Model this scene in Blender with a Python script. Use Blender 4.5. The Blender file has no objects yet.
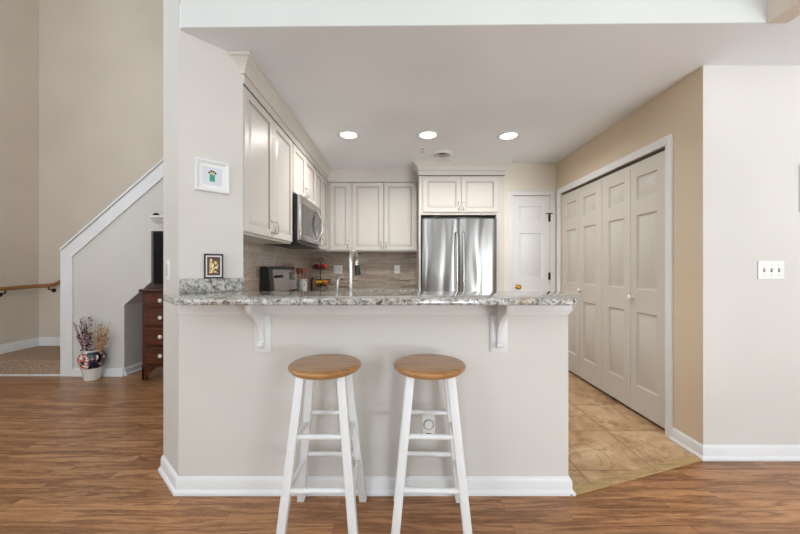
import bpy, bmesh, math, random
from mathutils import Vector, Matrix
random.seed(7)
S = bpy.context.scene
COL = S.collection
PI = math.pi

# ------------------------------------------------------------------ camera, light, exposure
cam_data = bpy.data.cameras.new('camera')
cam_data.sensor_width = 36.0
cam_data.lens = 335.0 / 800.0 * 36.0
cam_data.clip_start = 0.05
cam = bpy.data.objects.new('camera', cam_data)
COL.objects.link(cam)
cam.location = (0, 0, 1.19)
cam.rotation_euler = (PI / 2, 0, 0)
S.camera = cam

S.view_settings.view_transform = 'Standard'
S.view_settings.look = 'None'
S.view_settings.gamma = 1.0
S.view_settings.use_curve_mapping = False
S.view_settings.exposure = 0.23

world = bpy.data.worlds.new('world')
S.world = world
world.use_nodes = True
world.node_tree.nodes['Background'].inputs[0].default_value = (0.80, 0.90, 1.0, 1)
world.node_tree.nodes['Background'].inputs[1].default_value = 1.0

def area_light(name, loc, rot, sx, sy, power, color):
    d = bpy.data.lights.new(name, 'AREA')
    d.shape = 'RECTANGLE'; d.size = sx; d.size_y = sy
    d.energy = power; d.color = color
    o = bpy.data.objects.new(name, d); COL.objects.link(o)
    o.location = loc; o.rotation_euler = rot
    return o
# daylight through unseen, assumed windows behind the camera, openings shaped for the light (rear wall y=-3.6)
WINS = [(-3.9, -2.1, 0.9, 4.3), (-1.3, 0.7, 2.0, 4.5), (2.1, 4.3, 0.1, 2.15)]
WPOW = [70, 34, 76]
DAY = (0.86, 0.95, 1.0)
for (a, b, c, d), p in zip(WINS, WPOW):
    area_light('window_daylight', ((a + b) / 2, -3.78, (c + d) / 2), (PI / 2, 0, 0), b - a, d - c, p, DAY)
# unseen window added to brighten the stair hall, in the far left wall (x=-4.7), out of view
ADDED_WIN = (-0.6, 2.2, 2.3, 4.4)
area_light('hall_window_daylight', (-4.95, (ADDED_WIN[0] + ADDED_WIN[1]) / 2, (ADDED_WIN[2] + ADDED_WIN[3]) / 2), (PI / 2, 0, -PI / 2), ADDED_WIN[1] - ADDED_WIN[0], ADDED_WIN[3] - ADDED_WIN[2], 42, DAY)
# added upward fill lamp outside the low right window, brightens the kitchen ceiling
area_light('patio_bounce', (3.1, -4.7, -0.25), (PI / 2 + math.radians(50), 0, 0), 4.4, 1.8, 800, DAY)
CAN_POWER = 6.8

# ------------------------------------------------------------------ helpers
def lin(c):
    r = []
    for v in c[:3]:
        v = v / 255.0
        r.append(v / 12.92 if v <= 0.04045 else ((v + 0.055) / 1.055) ** 2.4)
    return (r[0], r[1], r[2], 1.0)

def mat(name, rgb, rough=0.5, metal=0.0, spec=0.5, coat=0.0):
    m = bpy.data.materials.new(name); m.use_nodes = True
    b = m.node_tree.nodes['Principled BSDF']
    b.inputs['Base Color'].default_value = lin(rgb)
    b.inputs['Roughness'].default_value = rough
    b.inputs['Metallic'].default_value = metal
    b.inputs['Specular IOR Level'].default_value = spec
    b.inputs['Coat Weight'].default_value = coat
    return m

class NT:
    def __init__(self, m):
        self.t = m.node_tree; self.b = self.t.nodes['Principled BSDF']
    def n(self, kind, **kw):
        x = self.t.nodes.new(kind)
        for k, v in kw.items():
            if k.startswith('i_'):
                key = k[2:].replace('_', ' ')
                x.inputs[key].default_value = v
            else:
                setattr(x, k, v)
        return x
    def l(self, a, b): self.t.links.new(a, b)
    def coords(self, scale=(1, 1, 1), rot=(0, 0, 0), loc=(0, 0, 0)):
        tc = self.n('ShaderNodeTexCoord'); mp = self.n('ShaderNodeMapping')
        mp.inputs['Scale'].default_value = scale; mp.inputs['Rotation'].default_value = rot
        mp.inputs['Location'].default_value = loc
        self.l(tc.outputs['Object'], mp.inputs['Vector'])
        return mp.outputs['Vector']
    def ramp(self, stops, interp='LINEAR'):
        r = self.n('ShaderNodeValToRGB'); r.color_ramp.interpolation = interp
        e = r.color_ramp.elements
        while len(e) > 1: e.remove(e[-1])
        e[0].position = stops[0][0]; e[0].color = lin(stops[0][1])
        for p, c in stops[1:]:
            q = e.new(p); q.color = lin(c)
        return r
    def mix(self, blend, fac, a, b):
        x = self.n('ShaderNodeMix', data_type='RGBA', blend_type=blend)
        for v, i in ((fac, 0), (a, 6), (b, 7)):
            if hasattr(v, 'is_linked') or isinstance(v, bpy.types.NodeSocket): self.l(v, x.inputs[i])
            else: x.inputs[i].default_value = v
        return x.outputs[2]
    def bump(self, h, strength=0.2, dist=0.01):
        b = self.n('ShaderNodeBump'); b.inputs['Strength'].default_value = strength
        b.inputs['Distance'].default_value = dist
        self.l(h, b.inputs['Height']); self.l(b.outputs['Normal'], self.b.inputs['Normal'])

def painted(name, rgb, rough=0.6, bump=0.05):
    m = mat(name, rgb, rough, spec=0.3)
    t = NT(m); v = t.coords((1, 1, 1))
    n = t.n('ShaderNodeTexNoise', i_Scale=180.0, i_Detail=2.0); t.l(v, n.inputs['Vector'])
    n2 = t.n('ShaderNodeTexNoise', i_Scale=1.3, i_Detail=1.0); t.l(v, n2.inputs['Vector'])
    r = t.ramp([(0.3, (246, 246, 246)), (0.7, (255, 255, 255))]); t.l(n2.outputs['Fac'], r.inputs['Fac'])
    t.l(t.mix('MULTIPLY', 1.0, lin(rgb), r.outputs['Color']), t.b.inputs['Base Color'])
    t.bump(n.outputs['Fac'], bump, 0.002)
    return m

def wood(name, dark, mid, light, scale, axis, rough=0.35, coat=0.0):
    """grain stretched along axis"""
    m = mat(name, mid, rough, coat=coat); t = NT(m)
    sc = [scale * 7] * 3; sc[axis] = scale * 0.5
    v = t.coords(tuple(sc))
    n = t.n('ShaderNodeTexNoise', i_Scale=2.2, i_Detail=6.0, i_Roughness=0.6, i_Distortion=0.6); t.l(v, n.inputs['Vector'])
    r = t.ramp([(0.28, dark), (0.5, mid), (0.75, light)]); t.l(n.outputs['Fac'], r.inputs['Fac'])
    t.l(r.outputs['Color'], t.b.inputs['Base Color'])
    t.bump(n.outputs['Fac'], 0.05, 0.003)
    return m

def obj(name, bm, mats, parent=None, loc=None, smooth=35, recalc=True):
    if recalc: bmesh.ops.recalc_face_normals(bm, faces=bm.faces)
    me = bpy.data.meshes.new(name); bm.to_mesh(me); bm.free()
    if not isinstance(mats, (list, tuple)): mats = [mats]
    for m in mats: me.materials.append(m)
    if smooth:
        me.polygons.foreach_set('use_smooth', [True] * len(me.polygons))
        me.set_sharp_from_angle(angle=math.radians(smooth))
    o = bpy.data.objects.new(name, me); COL.objects.link(o)
    if parent: o.parent = parent
    if loc: o.location = loc
    return o

def tag(o, label, cat, group=None, kind=None):
    o['label'] = label; o['category'] = cat
    if group: o['group'] = group
    if kind: o['kind'] = kind
    return o

def thing(name, label, cat, loc=(0, 0, 0), rz=0, group=None):
    o = bpy.data.objects.new(name, None); COL.objects.link(o)
    o.empty_display_size = 0.1
    o.location = loc; o.rotation_euler = (0, 0, rz)
    return tag(o, label, cat, group)

def struct(name, bm, m, label, cat, smooth=35):
    return tag(obj(name, bm, m, None, None, smooth), label, cat, None, 'structure')

def copy_thing(root, loc, label):
    c = root.copy(); COL.objects.link(c); c.location = loc; c['label'] = label
    for ch in [o for o in COL.objects if o.parent == root]:
        d = ch.copy(); COL.objects.link(d); d.parent = c
        for g in [o for o in COL.objects if o.parent == ch]:
            e = g.copy(); COL.objects.link(e); e.parent = d
    return c

def B(): return bmesh.new()

def box(bm, x0, x1, y0, y1, z0, z1, bev=0.0, seg=2, mi=0):
    M = Matrix.Translation(((x0 + x1) / 2, (y0 + y1) / 2, (z0 + z1) / 2)) @ Matrix.Diagonal((abs(x1 - x0), abs(y1 - y0), abs(z1 - z0), 1))
    r = bmesh.ops.create_cube(bm, size=1.0, matrix=M)
    vs = r['verts']
    fs = set(f for v in vs for f in v.link_faces)
    for f in fs: f.material_index = mi
    if bev > 0:
        es = list(set(e for v in vs for e in v.link_edges))
        q = bmesh.ops.bevel(bm, geom=es, offset=bev, segments=seg, profile=0.5, affect='EDGES')
        for f in q['faces']: f.material_index = mi
    return bm

def prism(bm, pts, axis, a, b, mi=0):
    """polygon pts (2D) extruded along axis 'x','y','z' from a to b"""
    def P(p, t):
        if axis == 'z': return (p[0], p[1], t)
        if axis == 'y': return (p[0], t, p[1])
        return (t, p[0], p[1])
    va = [bm.verts.new(P(p, a)) for p in pts]; vb = [bm.verts.new(P(p, b)) for p in pts]
    n = len(pts)
    fs = [bm.faces.new(va), bm.faces.new(vb)]
    for i in range(n): fs.append(bm.faces.new((va[i], va[(i + 1) % n], vb[(i + 1) % n], vb[i])))
    for f in fs: f.material_index = mi
    return bm

def cyl(bm, p0, p1, r0, r1=None, n=24, mi=0, caps=True):
    r1 = r0 if r1 is None else r1
    p0 = Vector(p0); p1 = Vector(p1); d = (p1 - p0).normalized()
    u = d.orthogonal().normalized(); w = d.cross(u)
    A = [bm.verts.new(p0 + (u * math.cos(2 * PI * i / n) + w * math.sin(2 * PI * i / n)) * r0) for i in range(n)]
    C = [bm.verts.new(p1 + (u * math.cos(2 * PI * i / n) + w * math.sin(2 * PI * i / n)) * r1) for i in range(n)]
    fs = [bm.faces.new((A[i], A[(i + 1) % n], C[(i + 1) % n], C[i])) for i in range(n)]
    if caps: fs += [bm.faces.new(A), bm.faces.new(C)]
    for f in fs: f.material_index = mi
    return bm

def tube(bm, pts, r, n=12, mi=0, rad=None):
    pts = [Vector(p) for p in pts]; rings = []
    prev_u = None
    for i, p in enumerate(pts):
        d = (pts[min(i + 1, len(pts) - 1)] - pts[max(i - 1, 0)]).normalized()
        if prev_u is None: u = d.orthogonal().normalized()
        else:
            u = prev_u - d * prev_u.dot(d)
            u = u.normalized() if u.length > 1e-6 else d.orthogonal().normalized()
        prev_u = u; w = d.cross(u); rr = rad[i] if rad else r
        rings.append([bm.verts.new(p + (u * math.cos(2 * PI * k / n) + w * math.sin(2 * PI * k / n)) * rr) for k in range(n)])
    fs = []
    for a, b in zip(rings, rings[1:]):
        for k in range(n): fs.append(bm.faces.new((a[k], a[(k + 1) % n], b[(k + 1) % n], b[k])))
    fs += [bm.faces.new(rings[0]), bm.faces.new(rings[-1])]
    for f in fs: f.material_index = mi
    return bm

def lathe(bm, prof, c=(0, 0, 0), n=36, mi=0):
    """prof: list of (r,z[,mi])"""
    rings = []
    for p in prof:
        r, z = p[0], p[1]
        if r < 1e-5: rings.append([bm.verts.new((c[0], c[1], c[2] + z))])
        else: rings.append([bm.verts.new((c[0] + r * math.cos(2 * PI * k / n), c[1] + r * math.sin(2 * PI * k / n), c[2] + z)) for k in range(n)])
    for j, (a, b) in enumerate(zip(rings, rings[1:])):
        m_ = prof[j][2] if len(prof[j]) > 2 else mi
        for k in range(n):
            k2 = (k + 1) % n
            if len(a) == 1 and len(b) == 1: continue
            if len(a) == 1: f = bm.faces.new((a[0], b[k2], b[k]))
            elif len(b) == 1: f = bm.faces.new((a[k], a[k2], b[0]))
            else: f = bm.faces.new((a[k], a[k2], b[k2], b[k]))
            f.material_index = m_
    return bm

def ball(bm, c, r, sx=1, sy=1, sz=1, u=16, v=10, mi=0):
    q = bmesh.ops.create_uvsphere(bm, u_segments=u, v_segments=v, radius=r,
                                  matrix=Matrix.Translation(c) @ Matrix.Diagonal((sx, sy, sz, 1)))
    for f in set(f for w in q['verts'] for f in w.link_faces): f.material_index = mi
    return bm

def sweep(bm, path, prof, z=0.0, mi=0, segs=None):
    """moulding: profile [(out,z)] swept along a 2D path, out = to the right of travel, mitred corners"""
    path = [Vector(p) for p in path]; rings = []
    for i, p in enumerate(path):
        ns = []
        if i > 0: d = (p - path[i - 1]).normalized(); ns.append(Vector((d.y, -d.x)))
        if i < len(path) - 1: d = (path[i + 1] - p).normalized(); ns.append(Vector((d.y, -d.x)))
        if len(ns) == 1: o = ns[0]
        else:
            o = (ns[0] + ns[1]).normalized(); o = o / max(0.3, o.dot(ns[0]))
        rings.append([bm.verts.new((p.x + o.x * q[0], p.y + o.y * q[0], z + q[1])) for q in prof])
    n = len(prof); fs = []
    segs = list(range(len(path) - 1)) if segs is None else list(segs)
    for i in segs:
        a, b = rings[i], rings[i + 1]
        for k in range(n): fs.append(bm.faces.new((a[k], a[(k + 1) % n], b[(k + 1) % n], b[k])))
    fs += [bm.faces.new(rings[segs[0]]), bm.faces.new(rings[segs[-1] + 1])]
    for v in [v for r in rings for v in r if not v.link_faces]: bm.verts.remove(v)
    for f in fs: f.material_index = mi
    return bm

def panel_slab(bm, x0, x1, z0, z1, yb, yf, panels, rings, glaze=(), edge=0.0):
    """door slab facing -y: back at yb, front face at yf (<yb). panels: (x0,x1,z0,z1); rings: (inset, depth)"""
    us = sorted(set([x0 + edge, x1 - edge] + [p[0] for p in panels] + [p[1] for p in panels]))
    vs = sorted(set([z0 + edge, z1 - edge] + [p[2] for p in panels] + [p[3] for p in panels]))
    vt = {}
    def V(x, y, z):
        k = (round(x, 5), round(y, 5), round(z, 5))
        if k not in vt: vt[k] = bm.verts.new((x, y, z))
        return vt[k]
    def inside(x, z):
        for p in panels:
            if p[0] < x < p[1] and p[2] < z < p[3]: return True
        return False
    for i in range(len(us) - 1):
        for j in range(len(vs) - 1):
            if inside((us[i] + us[i + 1]) / 2, (vs[j] + vs[j + 1]) / 2): continue
            bm.faces.new((V(us[i], yf, vs[j]), V(us[i + 1], yf, vs[j]), V(us[i + 1], yf, vs[j + 1]), V(us[i], yf, vs[j + 1])))
    def rect(a, b, c, d, y): return [V(a, y, c), V(b, y, c), V(b, y, d), V(a, y, d)]
    for p in panels:
        # outer loop must follow grid vertices on its border
        def loop_grid(y):
            L = [V(u, y, p[2]) for u in us if p[0] <= u <= p[1]]
            L += [V(p[1], y, v) for v in vs if p[2] < v <= p[3]]
            L += [V(u, y, p[3]) for u in reversed(us) if p[0] <= u < p[1]]
            L += [V(p[0], y, v) for v in reversed(vs) if p[2] < v < p[3]]
            return L
        if len(loop_grid(yf)) == 4: prev = rect(*p, yf)
        else:
            prev = rect(*p, yf)
        for k, (ins, dep) in enumerate(rings):
            cur = rect(p[0] + ins, p[1] - ins, p[2] + ins, p[3] - ins, yf + dep)
            for a in range(4):
                f = bm.faces.new((prev[a], prev[(a + 1) % 4], cur[(a + 1) % 4], cur[a]))
                if k in glaze: f.material_index = 1
            prev = cur
        bm.faces.new(prev)
    # border: chamfer + sides + back
    ya = yf + edge
    o = [(x0, z0), (x1, z0), (x1, z1), (x0, z1)]
    inn = [(x0 + edge, z0 + edge), (x1 - edge, z0 + edge), (x1 - edge, z1 - edge), (x0 + edge, z1 - edge)]
    fr = [V(a, ya, b) for a, b in o]; fi = [V(a, yf, b) for a, b in inn]; bk = [V(a, yb, b) for a, b in o]
    for a in range(4):
        if edge > 0: bm.faces.new((fi[a], fi[(a + 1) % 4], fr[(a + 1) % 4], fr[a]))
        bm.faces.new((fr[a], fr[(a + 1) % 4], bk[(a + 1) % 4], bk[a]))
    bm.faces.new(bk)
    return bm

# ------------------------------------------------------------------ materials
M = {}
M['wall_grey'] = painted('wall_paint_greige', (221, 217, 211))
M['wall_beige'] = painted('wall_paint_beige', (224, 211, 196))
M['wall_tan'] = painted('wall_paint_tan', (222, 204, 178))
M['wall_cream'] = painted('wall_paint_cream', (238, 230, 216))
M['ceiling'] = painted('ceiling_paint', (246, 250, 255), 0.7)
M['header'] = painted('header_paint', (219, 221, 218), 0.6)
M['trim'] = painted('trim_white', (238, 238, 238), 0.35, 0.02)
M['door'] = painted('door_paint', (213, 207, 197), 0.38, 0.02)
M['cab'] = painted('cabinet_cream', (222, 216, 209), 0.36, 0.02)
M['glaze'] = painted('cabinet_glaze', (160, 146, 128), 0.5, 0.02)
M['white_plastic'] = mat('white_plastic', (240, 240, 236), 0.35)
M['dark_slot'] = mat('dark_slot', (70, 66, 62), 0.6)
M['chrome'] = mat('brushed_nickel', (206, 204, 200), 0.22, 1.0)
M['brass'] = mat('brass', (196, 150, 70), 0.2, 1.0)
M['bronze'] = mat('oiled_bronze', (52, 42, 34), 0.45, 0.7)
M['black'] = mat('black_plastic', (16, 16, 17), 0.3)
M['black_glass'] = mat('black_glass', (12, 12, 13), 0.06, coat=0.5)
M['screen'] = mat('screen_black', (5, 5, 6), 0.5, spec=0.2)
M['porcelain'] = mat('porcelain', (238, 236, 230), 0.12, coat=0.4)
M['cardboard'] = mat('mat_board', (240, 240, 238), 0.7)

def wood_floor():
    m = mat('oak_laminate', (176, 124, 84), 0.3); t = NT(m)
    v = t.coords()
    br = t.n('ShaderNodeTexBrick', offset=0.37, offset_frequency=2, squash=1.0)
    br.inputs['Color1'].default_value = (0.1, 0.1, 0.1, 1); br.inputs['Color2'].default_value = (0.95, 0.95, 0.95, 1)
    br.inputs['Mortar'].default_value = (0, 0, 0, 1)
    br.inputs['Scale'].default_value = 1.0; br.inputs['Mortar Size'].default_value = 0.0009
    br.inputs['Brick Width'].default_value = 0.82; br.inputs['Row Height'].default_value = 0.082
    t.l(v, br.inputs['Vector'])
    # per-plank offset of the grain
    sep = t.n('ShaderNodeMapping'); sep.inputs['Scale'].default_value = (1.1, 13.0, 1.0)
    add = t.n('ShaderNodeVectorMath', operation='ADD')
    sc = t.n('ShaderNodeVectorMath', operation='SCALE'); sc.inputs['Scale'].default_value = 9.0
    t.l(br.outputs['Color'], sc.inputs[0]); t.l(v, add.inputs[0]); t.l(sc.outputs[0], add.inputs[1])
    t.l(add.outputs[0], sep.inputs['Vector'])
    n1 = t.n('ShaderNodeTexNoise', i_Scale=1.5, i_Detail=3.0, i_Roughness=0.5, i_Distortion=0.5); t.l(sep.outputs[0], n1.inputs['Vector'])
    # cathedral rings
    w = t.n('ShaderNodeMath', operation='MULTIPLY'); w.inputs[1].default_value = 24.0; t.l(n1.outputs['Fac'], w.inputs[0])
    s = t.n('ShaderNodeMath', operation='SINE'); t.l(w.outputs[0], s.inputs[0])
    fine = t.n('ShaderNodeTexNoise', i_Scale=17.0, i_Detail=6.0, i_Roughness=0.75); t.l(sep.outputs[0], fine.inputs['Vector'])
    ma = t.n('ShaderNodeMath', operation='MULTIPLY_ADD'); ma.inputs[1].default_value = 0.16; 
    t.l(s.outputs[0], ma.inputs[0]); t.l(fine.outputs['Fac'], ma.inputs[2])
    r = t.ramp([(0.20, (112, 75, 48)), (0.40, (166, 116, 77)), (0.6, (191, 139, 95)), (0.85, (214, 166, 122))]); t.l(ma.outputs[0], r.inputs['Fac'])
    pl = t.ramp([(0.0, (214, 206, 196)), (1.0, (255, 252, 246))]); t.l(br.outputs['Color'], pl.inputs['Fac'])
    c = t.mix('MULTIPLY', 0.9, r.outputs['Color'], pl.outputs['Color'])
    inv = t.n('ShaderNodeMath', operation='MULTIPLY'); inv.inputs[1].default_value = 0.55; t.l(br.outputs['Fac'], inv.inputs[0])
    c = t.mix('MIX', inv.outputs[0], c, lin((92, 58, 38)))
    t.l(c, t.b.inputs['Base Color'])
    t.bump(ma.outputs[0], 0.06, 0.003)
    return m
M['floor'] = wood_floor()

def floor_tile():
    m = mat('travertine_tile', (190, 154, 112), 0.42); t = NT(m)
    v = t.coords(loc=(-0.13, -0.075, 0))
    br = t.n('ShaderNodeTexBrick', offset=0.0, squash=1.0)
    br.inputs['Color1'].default_value = (0.2, 0.2, 0.2, 1); br.inputs['Color2'].default_value = (0.9, 0.9, 0.9, 1)
    br.inputs['Mortar'].default_value = (0, 0, 0, 1)
    br.inputs['Scale'].default_value = 1.0; br.inputs['Mortar Size'].default_value = 0.0035
    br.inputs['Brick Width'].default_value = 0.455; br.inputs['Row Height'].default_value = 0.47
    t.l(v, br.inputs['Vector'])
    sc = t.n('ShaderNodeVectorMath', operation='SCALE'); sc.inputs['Scale'].default_value = 5.0
    add = t.n('ShaderNodeVectorMath', operation='ADD')
    t.l(br.outputs['Color'], sc.inputs[0]); t.l(v, add.inputs[0]); t.l(sc.outputs[0], add.inputs[1])
    n = t.n('ShaderNodeTexNoise', i_Scale=4.0, i_Detail=7.0, i_Roughness=0.62, i_Distortion=1.3); t.l(add.outputs[0], n.inputs['Vector'])
    r = t.ramp([(0.25, (150, 112, 78)), (0.42, (196, 158, 118)), (0.58, (216, 182, 142)), (0.75, (234, 208, 172))]); t.l(n.outputs['Fac'], r.inputs['Fac'])
    n2 = t.n('ShaderNodeTexNoise', i_Scale=1.7, i_Detail=8.0, i_Roughness=0.66, i_Distortion=1.2); t.l(add.outputs[0], n2.inputs['Vector'])
    vein = t.ramp([(0.475, (255, 255, 255)), (0.49, (120, 88, 66)), (0.50, (255, 255, 255))]); t.l(n2.outputs['Fac'], vein.inputs['Fac'])
    c = t.mix('MULTIPLY', 0.5, r.outputs['Color'], vein.outputs['Color'])
    pl = t.ramp([(0.0, (226, 220, 214)), (1.0, (255, 255, 255))]); t.l(br.outputs['Color'], pl.inputs['Fac'])
    c = t.mix('MULTIPLY', 1.0, c, pl.outputs['Color'])
    c = t.mix('MIX', br.outputs['Fac'], c, lin((138, 106, 78)))
    t.l(c, t.b.inputs['Base Color'])
    t.bump(br.outputs['Fac'], -0.3, 0.003)
    return m
M['tile'] = floor_tile()

def granite():
    m = mat('granite', (190, 186, 178), 0.035, spec=0.6); t = NT(m)
    v = t.coords()
    n = t.n('ShaderNodeTexNoise', i_Scale=44.0, i_Detail=6.0, i_Roughness=0.65, i_Distortion=0.4); t.l(v, n.inputs['Vector'])
    r = t.ramp([(0.34, (92, 90, 88)), (0.45, (158, 156, 151)), (0.56, (200, 198, 193)), (0.70, (226, 225, 221))]); t.l(n.outputs['Fac'], r.inputs['Fac'])
    vo = t.n('ShaderNodeTexNoise', i_Scale=120.0, i_Detail=2.0, i_Roughness=0.5); t.l(v, vo.inputs['Vector'])
    k = t.ramp([(0.34, (22, 22, 22)), (0.41, (255, 255, 255))]); t.l(vo.outputs['Fac'], k.inputs['Fac'])
    n3 = t.n('ShaderNodeTexNoise', i_Scale=9.0, i_Detail=3.0); t.l(v, n3.inputs['Vector'])
    k3 = t.ramp([(0.45, (255, 255, 255)), (0.7, (214, 190, 158))]); t.l(n3.outputs['Fac'], k3.inputs['Fac'])
    c = t.mix('MULTIPLY', 0.85, r.outputs['Color'], k.outputs['Color'])
    c = t.mix('MULTIPLY', 0.6, c, k3.outputs['Color'])
    t.l(c, t.b.inputs['Base Color'])
    return m
M['granite'] = granite()

def backsplash(name, rot, wave):
    m = mat(name, (150, 132, 116), 0.06, spec=0.8, coat=0.8); t = NT(m)
    tc = t.n('ShaderNodeTexCoord'); sx = t.n('ShaderNodeSeparateXYZ'); t.l(tc.outputs['Object'], sx.inputs[0])
    cx = t.n('ShaderNodeCombineXYZ'); t.l(sx.outputs[rot], cx.inputs[0]); t.l(sx.outputs[2], cx.inputs[1]); v = cx.outputs[0]
    br = t.n('ShaderNodeTexBrick', offset=0.5)
    br.inputs['Color1'].default_value = lin((172, 152, 135)); br.inputs['Color2'].default_value = lin((196, 178, 162))
    br.inputs['Mortar'].default_value = lin((200, 188, 172))
    br.inputs['Scale'].default_value = 1.0; br.inputs['Mortar Size'].default_value = 0.0028
    br.inputs['Brick Width'].default_value = 0.30; br.inputs['Row Height'].default_value = 0.078
    t.l(v, br.inputs['Vector'])
    t.l(br.outputs['Color'], t.b.inputs['Base Color'])
    n = t.n('ShaderNodeTexNoise', i_Scale=11.0, i_Detail=2.0, i_Roughness=0.5, i_Distortion=0.5); t.l(t.coords((0.7, 0.7, 2.6)), n.inputs['Vector'])
    ad = t.n('ShaderNodeMath', operation='MULTIPLY_ADD'); ad.inputs[1].default_value = -0.12
    t.l(br.outputs['Fac'], ad.inputs[0]); t.l(n.outputs['Fac'], ad.inputs[2])
    t.bump(ad.outputs[0], wave, 0.05)
    return m
M['splash_back'] = backsplash('glazed_tile_back', 0, 1.0)
M['splash_left'] = backsplash('glazed_tile_left', 1, 0.45)

def stainless(name, wavy):
    m = mat(name, (146, 143, 140) if wavy else (200, 198, 195), 0.24, 1.0); t = NT(m)
    if wavy:
        n = t.n('ShaderNodeTexNoise', i_Scale=2.4, i_Detail=0.5, i_Roughness=0.3, i_Distortion=0.2); t.l(t.coords((2.2, 2.2, 0.45)), n.inputs['Vector'])
        t.bump(n.outputs['Fac'], 0.5, 0.07)
    else:
        n = t.n('ShaderNodeTexNoise', i_Scale=6.0, i_Detail=3.0); t.l(t.coords((40, 40, 1)), n.inputs['Vector'])
        t.bump(n.outputs['Fac'], 0.03, 0.002)
    return m
M['fridge_steel'] = stainless('stainless_door', True)
M['steel'] = stainless('stainless_brushed', False)
M['seat_oak'] = wood('oak_seat', (128, 84, 44), (176, 126, 74), (204, 158, 104), 3.0, 0, 0.28, 0.25)
M['handrail'] = wood('oak_rail', (122, 78, 42), (158, 110, 66), (186, 138, 90), 4.0, 0, 0.35)
M['mahogany'] = wood('mahogany', (44, 20, 12), (74, 36, 22), (98, 52, 32), 3.0, 2, 0.25, 0.3)
M['mahogany_face'] = wood('mahogany_drawer', (50, 24, 14), (84, 42, 25), (108, 58, 36), 3.0, 0, 0.25, 0.3)

def carpet():
    m = mat('carpet_brown', (150, 122, 100), 0.95, spec=0.1); t = NT(m)
    n = t.n('ShaderNodeTexNoise', i_Scale=60.0, i_Detail=5.0, i_Roughness=0.7); t.l(t.coords(), n.inputs['Vector'])
    r = t.ramp([(0.28, (140, 114, 94)), (0.5, (176, 150, 128)), (0.72, (206, 182, 158))]); t.l(n.outputs['Fac'], r.inputs['Fac'])
    t.l(r.outputs['Color'], t.b.inputs['Base Color']); t.bump(n.outputs['Fac'], 0.8, 0.012)
    return m
M['carpet'] = carpet()
M['strip'] = wood('threshold_olive', (160, 132, 88), (186, 156, 108), (204, 174, 126), 5.0, 0, 0.45)

# ------------------------------------------------------------------ room geometry numbers
Zc = 2.44                # kitchen ceiling
XR = 1.88                # closet wall plane
YR = 2.08                # frontal wall right of the closet
XL = -4.70               # far left wall
Yb = 4.64                # kitchen back wall
Xk = -1.24               # kitchen left wall
YP = 4.03                # wall with the pantry door
HZ = 4.9                 # high ceiling
PW = 1.765               # peninsula wall front

# ---- floors
b = B(); box(b, XL - .15, 4.8, -3.75, 4.8, -0.10, -0.002)
struct('floor', b, M['floor'], 'oak plank floor with a satin sheen running across the room', 'floor')
b = B(); prism(b, [(0.88, 1.80), (XR + .02, 2.10), (XR + .02, 2.2), (1.98, 2.2), (1.98, YP + .3), (Xk, Yb + .02), (Xk, 1.90), (0.88, 1.90)], 'z', -0.004, 0.004)
struct('floor_kitchen', b, M['tile'], 'tan travertine floor tiles of the kitchen beside the closet doors', 'floor')
b = B()
p0 = Vector((0.885, 1.735)); p1 = Vector((1.885, 2.068)); d = (p1 - p0).normalized(); nrm = Vector((-d.y, d.x))
prism(b, [tuple(p0), tuple(p1), tuple(p1 + nrm * .052), tuple(p0 + nrm * .052)], 'z', -0.001, 0.009)
for i in range(9):
    c = p0 + (p1 - p0) * (0.06 + i * 0.11) + nrm * .02
    cyl(b, (c.x, c.y, .0088), (c.x, c.y, .0094), .003, n=10, mi=1)
struct('trim_1', b, [M['strip'], M['bronze']], 'olive wooden threshold strip between plank floor and tile floor', 'threshold')

# ---- ceilings
b = B(); prism(b, [(-1.150, 1.7505), (XR, 1.7145), (XR, Yb + .1), (-1.32, Yb + .1), (-1.32, 2.02), (-1.165, 1.80)], 'z', Zc, Zc + .12); box(b, XR, 4.8, -3.75, YR + .2, Zc, Zc + .12); box(b, XR, XR + .72, YR + .2, YP + .22, Zc, Zc + .12)
struct('ceiling', b, M['ceiling'], 'flat pale grey ceiling over the kitchen and right side', 'ceiling')
b = B(); box(b, XL - .15, 4.8, -3.75, 4.8, HZ, HZ + .1)
struct('ceiling_upper', b, M['ceiling'], 'high white ceiling of the two storey room', 'ceiling')

# ---- header over the opening and the dropped soffit edge on the right
b = B(); prism(b, [(-1.145, 1.748), (XR, 1.712), (XR, 1.86), (-1.09, 1.86), (-1.15, 1.79)], 'z', Zc + .001, HZ)
struct('wall_header', b, M['header'], 'broad white header wall above the kitchen opening', 'wall')
b = B(); box(b, XR - .003, XR + .1, -3.6, 1.712, Zc - .003, HZ)
struct('wall_soffit', b, M['wall_beige'], 'beige side of the lowered ceiling, upper right', 'wall')

# ---- pier with the angled picture wall + kitchen left wall
b = B(); prism(b, [(-1.167, PW), (-.936, 2.0), (Xk, 2.0), (Xk, Yb + .15), (-1.39, Yb + .15), (-1.39, 1.968)], 'z', 0, Zc)
prism(b, [(-1.167, PW), (-1.145, 1.79), (-1.24, 1.86), (-1.24, Yb + .15), (-1.39, Yb + .15), (-1.39, 1.968)], 'z', Zc - .001, HZ)
struct('wall_left', b, M['wall_grey'], 'pale angled wall pier at the left end of the bar', 'wall')
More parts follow.
